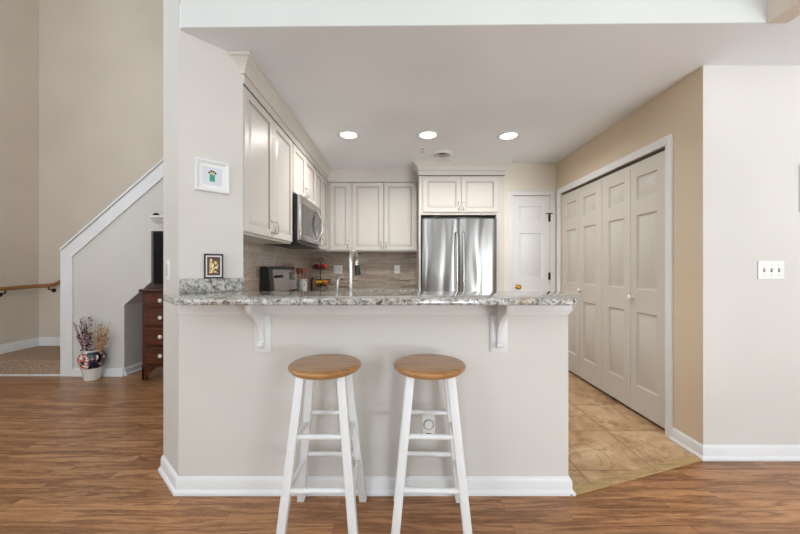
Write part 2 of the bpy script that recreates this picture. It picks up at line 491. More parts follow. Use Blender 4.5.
# ---- kitchen back wall, pantry wall, closet wall, right wall
b = B(); box(b, -1.39, 1.25, Yb, Yb + .12, 0, Zc)
struct('wall_back', b, M['wall_cream'], 'cream kitchen back wall behind the upper cabinets', 'wall')
b = B()
DX0, DX1, DZ = 1.352, 1.812, 2.045
prism(b, [(1.252, 0), (DX0, 0), (DX0, DZ + .006), (DX1, DZ + .006), (DX1, 0), (XR, 0), (XR, Zc), (1.252, Zc)], 'y', YP, YP + .11)
box(b, 1.252, 1.275, YP + .11, Yb, 0, Zc)
struct('wall_pantry', b, M['wall_cream'], 'cream wall around the narrow pantry door', 'wall')
CY0, CY1, CZ = 2.367, 3.926, 2.05
b = B()
prism(b, [(YR, 0), (CY0, 0), (CY0, CZ), (CY1, CZ), (CY1, 0), (YP + .1, 0), (YP + .1, Zc), (YR, Zc)], 'x', XR, XR + .11)
struct('wall_right', b, M['wall_tan'], 'tan wall around the closet doors', 'wall')
b = B(); box(b, XR + .001, 4.8, YR - .002, YR + .11, 0, Zc)
struct('wall_front_right', b, M['wall_grey'], 'pale wall at far right holding the light switches', 'wall')
b = B(); box(b, XR + .62, XR + .7, YR + .11, YP + .1, 0, Zc); box(b, XR + .11, XR + .7, YP + .1, YP + .2, 0, Zc)
struct('wall_closet', b, M['wall_grey'], 'inside walls of the closet behind the folding doors', 'wall')
# ---- far stair hall
b = B(); box(b, XL - .15, XL, -3.6, ADDED_WIN[0], 0, HZ); box(b, XL - .15, XL, ADDED_WIN[1], 4.45, 0, HZ)
box(b, XL - .15, XL, ADDED_WIN[0], ADDED_WIN[1], 0, ADDED_WIN[2]); box(b, XL - .15, XL, ADDED_WIN[0], ADDED_WIN[1], ADDED_WIN[3], HZ)
struct('wall_far_left', b, M['wall_beige'], 'beige wall at the far left edge with the handrail', 'wall')
b = B(); box(b, XL - .15, -1.39, 4.36, 4.5, 0, HZ)
struct('wall_stairwell', b, M['wall_beige'], 'tall beige wall rising behind the stair half wall', 'wall')
# ---- rear wall with assumed windows (behind the camera)
b = B()
xs = [XL - .15] + [v for w in WINS for v in w[:2]] + [4.8]
for i in range(0, len(xs), 2): box(b, xs[i], xs[i + 1], -3.72, -3.6, 0, HZ)
for w in WINS: box(b, w[0], w[1], -3.72, -3.6, 0, w[2]); box(b, w[0], w[1], -3.72, -3.6, w[3], HZ)
struct('wall_rear', b, M['wall_grey'], 'rear wall with tall windows behind the viewer', 'wall')
b = B(); box(b, 4.7, 4.82, -3.7, YR + .1, 0, HZ)
struct('wall_far_right', b, M['wall_grey'], 'side wall of the room out of view on the right', 'wall')
for k, w in enumerate(WINS):
    b = B()
    for x in (w[0], (w[0] + w[1]) / 2 - .03, w[1] - .06): box(b, x, x + .06, -3.70, -3.63, w[2], w[3])
    zz = w[2]
    while zz < w[3]:
        box(b, w[0], w[1], -3.695, -3.635, zz, zz + .05); zz += 0.98
    struct('window_%d' % (k + 1), b, M['trim'], ['tall left window behind the viewer', 'tall middle window behind the viewer', 'low right window behind the viewer'][k], 'window')

b = B()  # frame of the unseen window added for the hall light
for y in (ADDED_WIN[0], (ADDED_WIN[0] + ADDED_WIN[1]) / 2 - .03, ADDED_WIN[1] - .06): box(b, XL - .12, XL - .05, y, y + .06, ADDED_WIN[2], ADDED_WIN[3])
for z in (ADDED_WIN[2], (ADDED_WIN[2] + ADDED_WIN[3]) / 2 - .03, ADDED_WIN[3] - .05): box(b, XL - .115, XL - .055, ADDED_WIN[0], ADDED_WIN[1], z, z + .05)
struct('window_4', b, M['trim'], 'high hall window in the far left wall, out of view', 'window')

# ---- peninsula half wall
b = B(); box(b, -1.165, .887, PW, PW + .115, 0, 1.018)
struct('wall_peninsula', b, M['wall_grey'], 'pale half wall of the breakfast bar under the granite', 'half wall')
BASE = [(0, 0), (.026, 0), (.026, .014), (.018, .024), (.014, .026), (.014, .068), (.009, .080), (.004, .086), (0, .088)]
b = B(); sweep(b, [(-1.39, 1.968), (-1.167, PW), (.887, PW), (.887, PW + .115)], BASE)
struct('baseboard_front', b, M['trim'], 'white baseboard along the bar half wall', 'baseboard')
b = B(); sweep(b, [(-1.166, PW + .0), (.887, PW), (.887, PW + .115)], [(0, .940), (.004, .941), (.006, .948), (.009, .956), (.012, .960), (.014, .963), (.014, 1.018), (0, 1.018)])
struct('trim_2', b, M['trim'], 'white moulding under the granite bar top', 'moulding')
b = B(); sweep(b, [(XR, YP), (XR, CY1 + .062)], BASE)
sweep(b, [(XR, CY0 - .062), (XR, YR - .002), (4.7, YR - .002)], BASE)
struct('baseboard_right', b, M['trim'], 'white baseboard wrapping the right wall corner', 'baseboard')
b = B(); sweep(b, [(1.252, YP), (DX0 - .055, YP)], BASE)
struct('baseboard_back', b, M['trim'], 'white baseboard beside the pantry door', 'baseboard')

# ---- casings
def casing(name, o0, o1, ztop, w, plane, to, label):
    """three-sided door casing; profile across width w"""
    b = B()
    prof = [(0, .008), (.012, .011), (w * .35, .011), (w * .6, .018), (w - .008, .018), (w, .012)]
    # path in (along, z): up one side, across, down other. out = outward from opening
    pts = [((o0, 0), (-1, 0)), ((o0, ztop), (-1, 1)), ((o1, ztop), (1, 1)), ((o1, 0), (1, 0))]
    rings = []
    for (a, z), (da, dz) in pts:
        front = [to(a + da * q[0], z + dz * q[0], plane, q[1]) for q in prof]
        back = [to(a + da * w, z + dz * w, plane, 0), to(a, z, plane, 0)]
        rings.append([b.verts.new(p) for p in front + back])
    n = len(rings[0])
    for r0, r1 in zip(rings, rings[1:]):
        for k in range(n): b.faces.new((r0[k], r0[(k + 1) % n], r1[(k + 1) % n], r1[k]))
    b.faces.new(rings[0]); b.faces.new(rings[-1])
    return struct(name, b, M['trim'], label, 'door casing')
casing('trim_3', CY0, CY1, CZ, .06, XR, lambda a, z, p, t: (p - t, a, z), 'white casing framing the closet folding doors')
casing('trim_4', DX0, DX1, DZ + .006, .055, YP, lambda a, z, p, t: (a, p - t, z), 'white casing framing the narrow pantry door')

# ---- doors
DR = [(.006, .013), (.016, .014), (.036, .003)]
def leaf(name, ya, yb_, panels_in, label, knob_at=None):
    w = yb_ - ya
    # local: x = along, faces -y ; rotate so that it faces -X : local x -> -Y
    b = B()
    ps = [(s0, w - s1, z0, z1) for (s0, s1, z0, z1) in panels_in]
    panel_slab(b, 0, w, .03, 2.026, .034, 0, ps, DR, edge=.002)
    o = tag(obj(name, b, M['door']), label, 'closet door', None, 'structure')
    o.location = (XR + .016, yb_, 0); o.rotation_euler = (0, 0, -PI / 2)
    if knob_at is not None:
        k = B()
        x, z = knob_at
        kk = [(0, .0), (.011, .0), (.009, .004), (.006, .010), (.007, .016), (.015, .021), (.018, .028), (.016, .035), (.009, .039), (0, .040)]
        lathe(k, kk, n=24)
        bmesh.ops.rotate(k, verts=k.verts, cent=(0, 0, 0), matrix=Matrix.Rotation(PI / 2, 3, 'X'))
        bmesh.ops.translate(k, verts=k.verts, vec=(x, -0.0005, z))
        obj('door_knob', k, M['porcelain'], o)
    return o
Y = [CY0 + .002, CY0 + .391, CY0 + .779, CY0 + 1.168, CY1 - .001]
PAN = lambda a, c: [(a, c, .24, .83), (a, c, 1.012, 1.605), (a, c, 1.725, 1.91)]
G = .0015
leaf('door_2', Y[0] + G, Y[1] - G, PAN(.07, .10), 'nearest leaf of the closet folding doors, its left edge by a white knob', (.025, .945))
leaf('door_3', Y[1] + G, Y[2] - G, PAN(.10, .07), 'second leaf from the front of the closet folding doors')
leaf('door_4', Y[2] + G, Y[3] - G, PAN(.07, .10), 'third leaf from the front of the closet folding doors, with a white knob', (.03, .945))
leaf('door_5', Y[3] + G, Y[4] - G, PAN(.10, .07), 'farthest leaf of the closet folding doors, next to the pantry wall')
b = B(); box(b, XR + .02, XR + .06, CY0 + .002, CY1 - .002, 2.032, CZ)  # dark strip closing the gap above the folding doors
struct('trim_5', b, M['dark_slot'], 'dark metal track over the closet folding doors', 'door track')

b = B()
w = DX1 - DX0 - .006
panel_slab(b, 0, w, .012, DZ, .035, 0, [(.085, w - .085, .24, .86), (.085, w - .085, 1.06, 1.60), (.085, w - .085, 1.755, 1.925)], DR, edge=.002)
dr = tag(obj('door_1', b, M['trim']), 'narrow white panelled pantry door with a brass knob', 'door', None, 'structure')
dr.location = (DX0 + .003, YP + .012, 0)
k = B(); lathe(k, [(0, 0), (.03, 0), (.03, .004), (.012, .01), (.011, .03), (.024, .038), (.029, .05), (.024, .062), (.012, .067), (0, .068)], n=28)
bmesh.ops.rotate(k, verts=k.verts, cent=(0, 0, 0), matrix=Matrix.Rotation(PI / 2, 3, 'X'))
bmesh.ops.translate(k, verts=k.verts, vec=(.062, -.0005, .95)); obj('door_knob', k, M['brass'], dr)
for z in (1.78, 1.08, .28):
    k = B(); cyl(k, (w - .004, -.010, z - .045), (w - .004, -.010, z + .045), .007, n=12)
    box(k, w - .02, w + .008, -.004, -.0005, z - .043, z + .043)
    if z > 1.7:
        cyl(k, (w - .055, -.02, z + .052), (w + .035, -.02, z + .052), .006, n=10); cyl(k, (w - .004, -.012, z + .04), (w - .004, -.02, z + .06), .006, n=10)
    obj('hinge', k, M['bronze'], dr)

# ------------------------------------------------------------------ stair hall on the left
YS = 3.66
b = B()
prism(b, [(-3.672, 0), (-3.013, 0), (-3.013, .775), (-2.72, 1.026), (-2.72, 1.583), (-1.62, 1.583), (-1.62, 0), (-1.39, 0), (-1.39, 3.37), (-3.672, 1.376)], 'y', YS, YS + .12)
struct('wall_stair', b, M['wall_grey'], 'pale half wall following the rise of the stairs', 'half wall')
# niche lining
out = [(-3.013, 0), (-3.013, .775), (-2.72, 1.026), (-2.72, 1.583), (-1.62, 1.583), (-1.62, 0)]
b = B()
A = [b.verts.new((p[0], YS + .119, p[1])) for p in out]; Cc = [b.verts.new((p[0], 4.2, p[1])) for p in out]
for i in range(len(out) - 1): b.faces.new((A[i], A[i + 1], Cc[i + 1], Cc[i]))
b.faces.new(Cc)
struct('wall_niche', b, M['wall_grey'], 'inside faces of the recess under the stairs', 'wall')
# trims on the half wall: jamb, raking board, cap
sl = (3.37 - 1.376) / (-1.39 + 3.672); cs = 1 / math.sqrt(1 + sl * sl)
b = B()
wj = .105; dv = .122 / cs
zt = lambda x: 1.376 + (x + 3.672) * sl
prism(b, [(-3.672, 0), (-3.672 + wj, 0), (-3.672 + wj, zt(-3.672 + wj) - dv), (-1.392, zt(-1.392) - dv), (-1.392, zt(-1.392)), (-3.672, 1.376)], 'y', YS - .018, YS - .0005)
struct('trim_6', b, M['trim'], 'white jamb and raking board edging the stair half wall', 'trim')
b = B()
prism(b, [(-3.694, 1.376), (-3.690, 1.388), (-1.392, zt(-1.392) + .018), (-1.392, zt(-1.392) + .003), (-3.672, 1.379)], 'y', YS - .035, YS + .15)
struct('trim_7', b, M['trim'], 'white sloping cap on top of the stair half wall', 'trim')
b = B(); box(b, -3.694, -3.673, YS - .018, YS + .14, 0, 1.378)
struct('trim_8', b, M['trim'], 'white end board on the stair half wall', 'trim')
b = B(); sweep(b, [(-3.672 + wj, YS), (-3.013, YS)], BASE); sweep(b, [(-3.013, YS), (-3.013, 4.19)], BASE)
struct('baseboard_stair', b, M['trim'], 'white baseboard along the stair half wall and into the recess', 'baseboard')
# carpeted steps
b = B()
def carpet_step(bm, pts, z0, z1):
    prism(bm, pts, 'z', z0, z1 - .02)
    # rounded nosing slab
    prism(bm, [(p[0], p[1] - (.02 if p[1] < YS + .1 and p[0] < -3.73 else 0)) for p in pts], 'z', z1 - .028, z1)
carpet_step(b, [(XL + .002, YS + .01), (-3.696, YS + .01), (-3.696, YS + .13), (-3.30, YS + .13), (-3.30, 4.358), (XL + .002, 4.358)], 0, .168)
prism(b, [(-3.70, YS + .13), (-3.30, YS + .13), (-3.30, 4.358), (-3.70, 4.358)], 'z', .167, .36)
prism(b, [(-3.48, YS + .13), (-3.26, YS + .13), (-3.26, 4.358), (-3.48, 4.358)], 'z', .359, .55)
struct('stairs', b, M['carpet'], 'brown carpeted bottom stair at the far left', 'stairs')
b = B(); sweep(b, [(XL + .002, 3.60), (XL + .002, 4.358), (-3.72, 4.358)], [(0, .168), (.014, .168), (.014, .255), (.006, .275), (0, .278)])
struct('baseboard_left', b, M['trim'], 'white baseboard behind the carpeted stair', 'baseboard')
b = B(); box(b, XL + .002, -3.696, YS - .012, YS + .008, 0, .018, .004)
struct('trim_9', b, M['trim'], 'white shoe strip at the foot of the carpeted stair', 'trim')
# handrail
hr = thing('handrail', 'slim oak handrail on dark brackets at the far left walls', 'handrail', (XL, 3.2, .95))
b = B()
L = lambda p: (p[0] - XL, p[1] - 3.2, p[2] - .95)
tube(b, [L(p) for p in [(-4.63, 2.9, .915), (-4.63, 3.9, .935), (-4.63, 4.15, .943), (-4.60, 4.25, .948), (-4.52, 4.29, .952), (-4.42, 4.29, .966), (-4.30, 4.29, 1.03), (-3.9, 4.29, 1.37)]], .024, 14)
obj('rail', b, M['handrail'], hr)
for (p, q) in (((-4.63, 3.93, .935), (-4.70, 3.93, .865)), ((-4.50, 4.29, .955), (-4.50, 4.36, .885)), ((-4.63, 3.1, .920), (-4.70, 3.1, .85))):
    b = B(); p = L(p); q = L(q)
    m_ = (p[0], p[1], p[2] - .05)
    tube(b, [(p[0], p[1], p[2] - .015), m_, q], .008, 10)
    dx, dy = q[0] - p[0], q[1] - p[1]
    if abs(dx) > abs(dy): cyl(b, q, (q[0] + .010, q[1], q[2]), .026, n=18)
    else: cyl(b, (q[0], q[1] - .010, q[2]), q, .026, n=18)
    obj('bracket', b, M['bronze'], hr)

# white moulded shelf
sh = thing('wall_shelf', 'small white moulded shelf on the stair wall above the television', 'shelf', (-2.215, YS - .0005, 1.685))
b = B(); box(b, -.45, .45, -.10, 0, .03, .055, .004); obj('shelf_board', b, M['trim'], sh)
b = B()
prof = [(0, -.05), (.012, -.05), (.015, -.03), (.028, -.012), (.045, 0), (.06, .018), (.064, .03), (0, .03)]
sweep(b, [(-.41, -.0), (-.41, -.001), (.41, -.001), (.41, 0)], prof)
obj('shelf_moulding', b, M['trim'], sh)
b = B(); lathe(b, [(0, 0), (.03, 0), (.034, .012), (.022, .026), (.008, .034), (0, .036)], n=20)
tag(obj('small_ornament', b, M['bronze'], None, (-2.63, YS - .045, 1.7402)), 'small dark ornament lying on the white wall shelf', 'ornament')

# dresser
DW, DD, DH = .96, .45, .958
ds = thing('dresser', 'dark mahogany chest of drawers with pale knobs under the television', 'dresser', (-2.712, 3.505, 0))
b = B(); box(b, 0, DW, .02, DD, .152, DH - .03, .003)
obj('carcass', b, M['mahogany'], ds)
b = B(); box(b, -.018, DW + .018, -.012, DD, DH - .03, DH, .008, 3); obj('top', b, M['mahogany'], ds)
b = B(); box(b, -.006, DW + .006, .012, DD, .136, .158, .004); obj('base_moulding', b, M['mahogany'], ds)
zr = [.170, .370, .570, .767]; hh = [.187, .187, .184, .148]
for z, h_ in zip(zr, hh):
    b = B(); box(b, .035, DW - .035, .0, .0195, z, z + h_, .005, 2)
    box(b, .05, DW - .05, -.003, .0, z + .016, z + h_ - .016, .002, 1)
    dw = obj('drawer', b, M['mahogany_face'], ds)
    for x in (.218, DW - .218):
        b = B(); lathe(b, [(0, 0), (.009, 0), (.008, .010), (.018, .016), (.021, .024), (.014, .031), (0, .033)], n=20)
        bmesh.ops.rotate(b, verts=b.verts, cent=(0, 0, 0), matrix=Matrix.Rotation(PI / 2, 3, 'X'))
        bmesh.ops.translate(b, verts=b.verts, vec=(x, -.0032, z + h_ / 2)); obj('knob', b, M['porcelain'], dw)
def bracket_foot(mx):
    b = B()
    prism(b, [(0, 0), (.05, 0), (.055, .04), (.075, .075), (.115, .105), (.15, .136), (0, .136)], 'y', .016, .036)
    prism(b, [(.016, 0), (.06, 0), (.066, .04), (.085, .075), (.125, .105), (.16, .136), (.016, .136)], 'x', .0, .02)
    if mx:
        for v in b.verts: v.co.x = DW - v.co.x
        bmesh.ops.reverse_faces(b, faces=b.faces)
    return b
obj('foot', bracket_foot(False), M['mahogany'], ds); obj('foot', bracket_foot(True), M['mahogany'], ds)
for x in (0, DW - .06):
    b = B(); box(b, x, x + .06, DD - .05, DD, 0, .136); obj('foot', b, M['mahogany'], ds)

tv = thing('television', 'black flat television standing on the mahogany dresser', 'television', (-2.172, 3.694, DH))
b = B(); box(b, -.535, .52, -.02, .03, .045, .612, .006); obj('housing', b, M['screen'], tv)
b = B(); box(b, -.52, .505, -.0225, -.0205, .06, .597); obj('screen', b, M['screen'], tv)
b = B(); box(b, -.20, .20, -.09, .13, .0005, .014, .004); box(b, -.04, .04, .0, .025, .012, .06); obj('stand', b, M['black'], tv)

# vase with dried flowers
def vase_mat():
    m = mat('vase_glaze', (236, 234, 228), 0.12, coat=.5); t = NT(m)
    tc = t.n('ShaderNodeTexCoord'); sp = t.n('ShaderNodeSeparateXYZ'); t.l(tc.outputs['Object'], sp.inputs[0])
    vo = t.n('ShaderNodeTexVoronoi', i_Scale=40.0); t.l(tc.outputs['Object'], vo.inputs['Vector'])
    fl = t.ramp([(0.0, (26, 32, 58)), (0.55, (34, 42, 70)), (0.66, (150, 66, 60)), (0.73, (226, 214, 204)), (0.80, (66, 92, 80)), (0.86, (26, 32, 58))], 'CONSTANT')
    t.l(vo.outputs['Color'], fl.inputs['Fac'])
    v2 = t.n('ShaderNodeTexVoronoi', i_Scale=55.0); t.l(tc.outputs['Object'], v2.inputs['Vector'])
    red = t.ramp([(0.0, (178, 70, 66)), (0.3, (214, 138, 128)), (0.5, (238, 228, 220)), (0.78, (60, 50, 76))], 'CONSTANT'); t.l(v2.outputs['Color'], red.inputs['Fac'])
    # bouquet of red blossoms on the side seen from the room
    dv_ = t.n('ShaderNodeVectorMath', operation='DISTANCE'); dv_.inputs[1].default_value = (-.035, -.11, .205); t.l(tc.outputs['Object'], dv_.inputs[0])
    mk = t.ramp([(0.0, (255, 255, 255)), (0.09, (255, 255, 255)), (0.10, (0, 0, 0))]); t.l(dv_.outputs['Value'], mk.inputs['Fac'])
    c = t.mix('MIX', mk.outputs['Color'], fl.outputs['Color'], red.outputs['Color'])
    zz = t.n('ShaderNodeMapRange'); zz.inputs['From Min'].default_value = 0; zz.inputs['From Max'].default_value = .32
    t.l(sp.outputs['Z'], zz.inputs['Value'])
    band = t.ramp([(0.0, (0, 0, 0)), (0.395, (0, 0, 0)), (0.405, (255, 255, 255)), (0.93, (255, 255, 255)), (0.935, (0, 0, 0))], 'CONSTANT'); t.l(zz.outputs[0], band.inputs['Fac'])
    c = t.mix('MIX', band.outputs['Color'], lin((232, 230, 224)), c)
    t.l(c, t.b.inputs['Base Color'])
    return m
va = thing('floor_vase', 'white vase with a navy floral band on the floor by the stair wall', 'vase', (-3.265, 3.552, 0))
b = B(); lathe(b, [(0, 0), (0.0661, 0), (0.0696, .008), (0.0731, .05), (0.0838, .11), (0.1044, .165), (0.1164, .21), (0.1146, .245), (0.1009, .275), (0.0822, .296), (0.0770, .302), (0.0838, .310), (0.0838, .316), (0.0736, .316), (0.0702, .30), (0.0941, .25), (0.0941, .2), (0.0535, .05), (0, .045)], n=48)
obj('body', b, vase_mat(), va)
for k in range(2):
    a = PI * k - .5
    b = B()
    tube(b, [(math.cos(a) * .102, math.sin(a) * .102, .262), (math.cos(a) * .127, math.sin(a) * .127, .268), (math.cos(a) * .133, math.sin(a) * .133, .245), (math.cos(a) * .113, math.sin(a) * .113, .225)], .008, 10)
    obj('handle', b, M['porcelain'], va)

M['twig'] = mat('dried_twig', (74, 52, 46), .8)
M['blossom'] = mat('dried_blossom', (176, 130, 138), .85)
M['blossom_pale'] = mat('dried_blossom_pale', (214, 190, 184), .85)
M['straw'] = mat('dried_straw', (190, 152, 112), .85)
M['rust'] = mat('dried_rust', (140, 66, 52), .85)
def bunch(name, label, base, n, cx, spread, hmin, hmax, stem, heads, hs):
    t = thing(name, label, 'dried flowers', base)
    s = B(); h = B()
    for i in range(n):
        a = random.uniform(0, 2 * PI); r = random.random() ** .6 * spread
        ex = cx + r * math.cos(a); ey = r * math.sin(a) * .5
        hz = random.uniform(hmin, hmax)
        x0, y0 = random.uniform(-.02, .02) + cx * .2, random.uniform(-.03, .03)
        P = [Vector((x0, y0, 0)), Vector((x0 * .6 + ex * .35, ey * .35, hz * .5)), Vector((ex, ey, hz))]
        pts = []
        for q in range(7):
            u = q / 6; pts.append(P[0] * (1 - u) ** 2 + P[1] * 2 * u * (1 - u) + P[2] * u * u)
        tube(s, pts, .0022, 5, rad=[.003 - .0015 * q / 6 for q in range(7)])
        for q in range(random.randint(5, 9)):
            u = random.uniform(.5, 1.0); p = P[0] * (1 - u) ** 2 + P[1] * 2 * u * (1 - u) + P[2] * u * u
            p = p + Vector((random.uniform(-.014, .014), random.uniform(-.014, .014), random.uniform(-.01, .01)))
            r_ = random.uniform(.6, 1.2) * hs[0]
            q_ = bmesh.ops.create_icosphere(h, subdivisions=1, radius=r_, matrix=Matrix.Translation(p) @ Matrix.Rotation(random.random() * 3, 4, 'Y') @ Matrix.Diagonal((1, 1, hs[1], 1)))
            mi = random.choice((0, 0, 1, 2)) if len(heads) > 2 else random.randrange(len(heads))
            for f in set(f for v in q_['verts'] for f in v.link_faces): f.material_index = mi
    obj('stems', s, stem, t); obj('blossoms', h, heads, t)
    return t
bunch('dried_flowers', 'dried dark twigs with pink blossoms in the left of the floor vase', (-3.272, 3.552, .10), 34, -.088, .098, .34, .57, M['twig'], [M['blossom'], M['blossom_pale'], M['twig']], (.0095, 1.0))
bunch('dried_grass', 'straw coloured dried grasses in the right of the floor vase', (-3.243, 3.552, .10), 24, .095, .078, .30, .52, M['straw'], [M['straw'], M['straw'], M['rust']], (.007, 1.9))

# ------------------------------------------------------------------ breakfast bar
b = B()
prism(b, [(-.99, 1.47), (.755, 1.47), (.797, 1.495), (.845, 1.575), (.895, 1.67), (.915, 1.72), (.917, 1.935), (-.9975, 1.935), (-1.1665, 1.7625), (-1.20, 1.765), (-1.19, 1.685)], 'z', 1.021, 1.05)
bmesh.ops.recalc_face_normals(b, faces=b.faces)
es = [e for e in b.edges if abs(e.verts[0].co.z - e.verts[1].co.z) < 1e-5]
bmesh.ops.bevel(b, geom=es, offset=.007, segments=3, profile=.5, affect='EDGES')
tag(obj('bar_countertop', b, M['granite']), 'speckled grey granite bar top over the half wall', 'countertop')
# granite splash on picture wall
pw0 = Vector((-1.167, PW)); pw1 = Vector((-.936, 2.0)); pd = (pw1 - pw0).normalized(); pn = Vector((pd.y, -pd.x))
b = B()
a0 = pw0 + pd * .004 + pn * .001; a1 = pw1 + pn * .001 - pd * .002
prism(b, [tuple(a0), tuple(a1), tuple(a1 + pn * .022), tuple(a0 + pn * .022)], 'z', 1.0505, 1.126)
tag(obj('granite_splash', b, M['granite']), 'short granite upstand at the foot of the picture wall', 'backsplash')

def corbel(loc, label):
    t = thing('corbel', label, 'corbel', loc, 0, 'corbels under the bar top')
    b = B(); box(b, -.046, .046, -.012, -.0005, .742, .939, .003); box(b, -.040, .040, -.017, -.011, .75, .939, .002)
    obj('back_plate', b, M['trim'], t)
    b = B()
    pts = [(-.018, 1.019), (-.018, .775), (-.030, .768), (-.041, .774), (-.045, .788), (-.038, .80), (-.030, .806), (-.036, .84), (-.05, .88), (-.075, .915), (-.11, .94), (-.15, .958), (-.172, .972), (-.180, .99), (-.183, 1.0), (-.183, 1.019)]
    prism(b, pts, 'x', -.0155, .0155)
    bmesh.ops.recalc_face_normals(b, faces=b.faces)
    es = [e for e in b.edges if abs(e.verts[0].co.x - e.verts[1].co.x) < 1e-5]
    bmesh.ops.bevel(b, geom=es, offset=.005, segments=2, profile=.5, affect='EDGES')
    obj('scroll_bracket', b, M['trim'], t, smooth=40)
    b = B(); cyl(b, (-.0185, -.036, .787), (.0185, -.036, .787), .012, n=18); obj('scroll_end', b, M['trim'], t)
    return t
corbel((-.722, PW - .0, 0), 'white scrolled corbel under the bar top near the pier end')
corbel((.519, PW - .0, 0), 'white scrolled corbel under the bar top near the closet end')

# outlet on the half wall
ot = thing('wall_outlet', 'white outlet plate low on the bar half wall, seen through the right stool', 'outlet', (.150, PW - .0006, .358))
b = B(); box(b, -.035, .035, -.006, 0, -.058, .058, .004); obj('plate', b, M['white_plastic'], ot)
b = B(); cyl(b, (0, -.006, .006), (0, -.016, .006), .0235, .021, n=28); obj('round_cover', b, M['white_plastic'], ot)
b = B(); tube(b, [(.0255 * math.cos(PI * k / 14), -.0085, .006 + .0255 * math.sin(PI * k / 14)) for k in range(29)], .0022, 8); obj('cover_ring', b, mat('grey_ring', (150, 148, 146), .5), ot)
b = B(); box(b, -.014, .014, -.0075, -.006, -.046, -.040); obj('slot', b, M['dark_slot'], ot)

# ------------------------------------------------------------------ stools
def make_stool(loc, rz, label):
    t = thing('bar_stool', label, 'bar stool', loc, rz, 'round seated bar stools')
    zt_ = .747
    b = B()
    lathe(b, [(0, -.032), (.133, -.032), (.153, -.029), (.1635, -.018), (.166, -.010), (.1635, -.004), (.158, 0), (.14, .0015), (0, .0)], n=64)
    obj('seat', b, M['seat_oak'], t, (0, 0, zt_))
    at = .088; ab = .158; hz = .7145
    def legc(sx, sy, z):
        u = z / hz; k = ab + (at - ab) * u
        return Vector((sx * k, sy * k, z))
    for sx in (-1, 1):
        for sy in (-1, 1):
            b = B()
            w0, w1 = .0185, .0178
            lo = legc(sx, sy, 0); hi = legc(sx, sy, hz)
            vs = []
            for c, w_ in ((lo, w0), (hi, w1)):
                vs.append([b.verts.new((c.x + i * w_, c.y + j * w_, c.z)) for i, j in ((-1, -1), (1, -1), (1, 1), (-1, 1))])
            for k in range(4): b.faces.new((vs[0][k], vs[0][(k + 1) % 4], vs[1][(k + 1) % 4], vs[1][k]))
            b.faces.new(vs[0]); b.faces.new(vs[1])
            bmesh.ops.recalc_face_normals(b, faces=b.faces)
            bmesh.ops.bevel(b, geom=list(b.edges), offset=.003, segments=2, profile=.5, affect='EDGES')
            lg = obj('leg', b, M['trim'], t)
            for zr_ in (.42, .222):
                b = B(); c = legc(sx, sy, zr_)
                cyl(b, (c.x, c.y + sy * .018, c.z), (c.x, c.y + sy * .0200, c.z), .007, n=14)
                obj('screw_cap', b, M['white_plastic'], lg)
    for sy, zz_ in ((-1, (.460, .243)), (1, (.467, .249))):
        for zr_ in zz_:
            b = B(); p = legc(-1, sy, zr_); q = legc(1, sy, zr_)
            cyl(b, p + Vector((.012, 0, 0)), q - Vector((.012, 0, 0)), .0115, n=18); obj('rung', b, M['trim'], t)
    for zr_ in (.42, .222):
        for sx in (-1, 1):
            b = B(); p = legc(sx, -1, zr_); q = legc(sx, 1, zr_)
            cyl(b, p + Vector((0, .012, 0)), q - Vector((0, .012, 0)), .0115, n=18); obj('rung', b, M['trim'], t)
    return t
st = make_stool((-.346, 1.553, 0), 0, 'white legged bar stool with round oak seat, left of the two, nearer the vase')
s2 = copy_thing(st, (.137, 1.553, 0), 'white legged bar stool with round oak seat, right of the two, before the outlet')
s2.rotation_euler = (0, 0, math.radians(-2))

# ------------------------------------------------------------------ kitchen cabinets
CR = [(.005, .006), (.011, .006), (.014, .008), (.036, .001), (.039, .001)]
def bar_pull(x, z0, z1, y):
    b = B()
    tube(b, [(x, y - .002, z0 + .008), (x, y - .022, z0 + .01), (x, y - .029, z0 + .022), (x, y - .031, (z0 + z1) / 2), (x, y - .029, z1 - .022), (x, y - .022, z1 - .01), (x, y - .002, z1 - .008)], .0055, 10)
    for z in (z0 + .008, z1 - .008): cyl(b, (x, y, z), (x, y - .004, z), .009, n=14)
    return b
def cabinet(name, label, loc, rz, w, d, z0, z1, doors, cat='cabinet', frame=.055):
    """doors: (x0,x1,z0,z1,handle_x or None, handle_z0)"""
    t = thing(name, label, cat, loc, rz)
    b = B(); box(b, 0, w, 0, d, z0, z1, .0015, 1); obj('carcass', b, M['cab'], t)
    for (x0, x1, a, c, hx, hz) in doors:
        b = B(); panel_slab(b, x0, x1, a, c, -.0006, -.021, [(x0 + frame, x1 - frame, a + frame, c - frame)], CR, glaze=(0, 2), edge=.004)
        dd = obj('door', b, [M['cab'], M['glaze']], t)
        if hx is not None: obj('handle', bar_pull(hx, hz, hz + .10, -.021), M['chrome'], dd)
    return t
UZ0, UZ1 = 1.39, 2.284
XF = -.955           # carcass face of the left run (doors to -.934)
def left_cab(name, label, y0, y1, z0, doors, **k):
    return cabinet(name, label, (XF, y0, 0), PI / 2, y1 - y0, XF - Xk - .002, z0, UZ1, doors, **k)
left_cab('upper_cabinet', 'tall two door cream wall cabinet nearest the picture wall', 2.003, 2.925, UZ0,
         [(.012, .458, 1.405, 2.2805, .43, 1.43), (.464, .910, 1.405, 2.2805, .492, 1.43)])
left_cab('upper_cabinet', 'short cream wall cabinet directly over the microwave', 2.929, 3.695, 1.835,
         [(.010, .380, 1.85, 2.2805, .352, 1.87), (.386, .756, 1.85, 2.2805, .414, 1.87)])
left_cab('upper_cabinet', 'narrow cream wall cabinet between the microwave and kitchen corner', 3.699, 4.315, UZ0,
         [(.010, .295, 1.405, 2.2805, .27, 1.43), (.301, .585, 1.405, 2.2805, None, 0)])
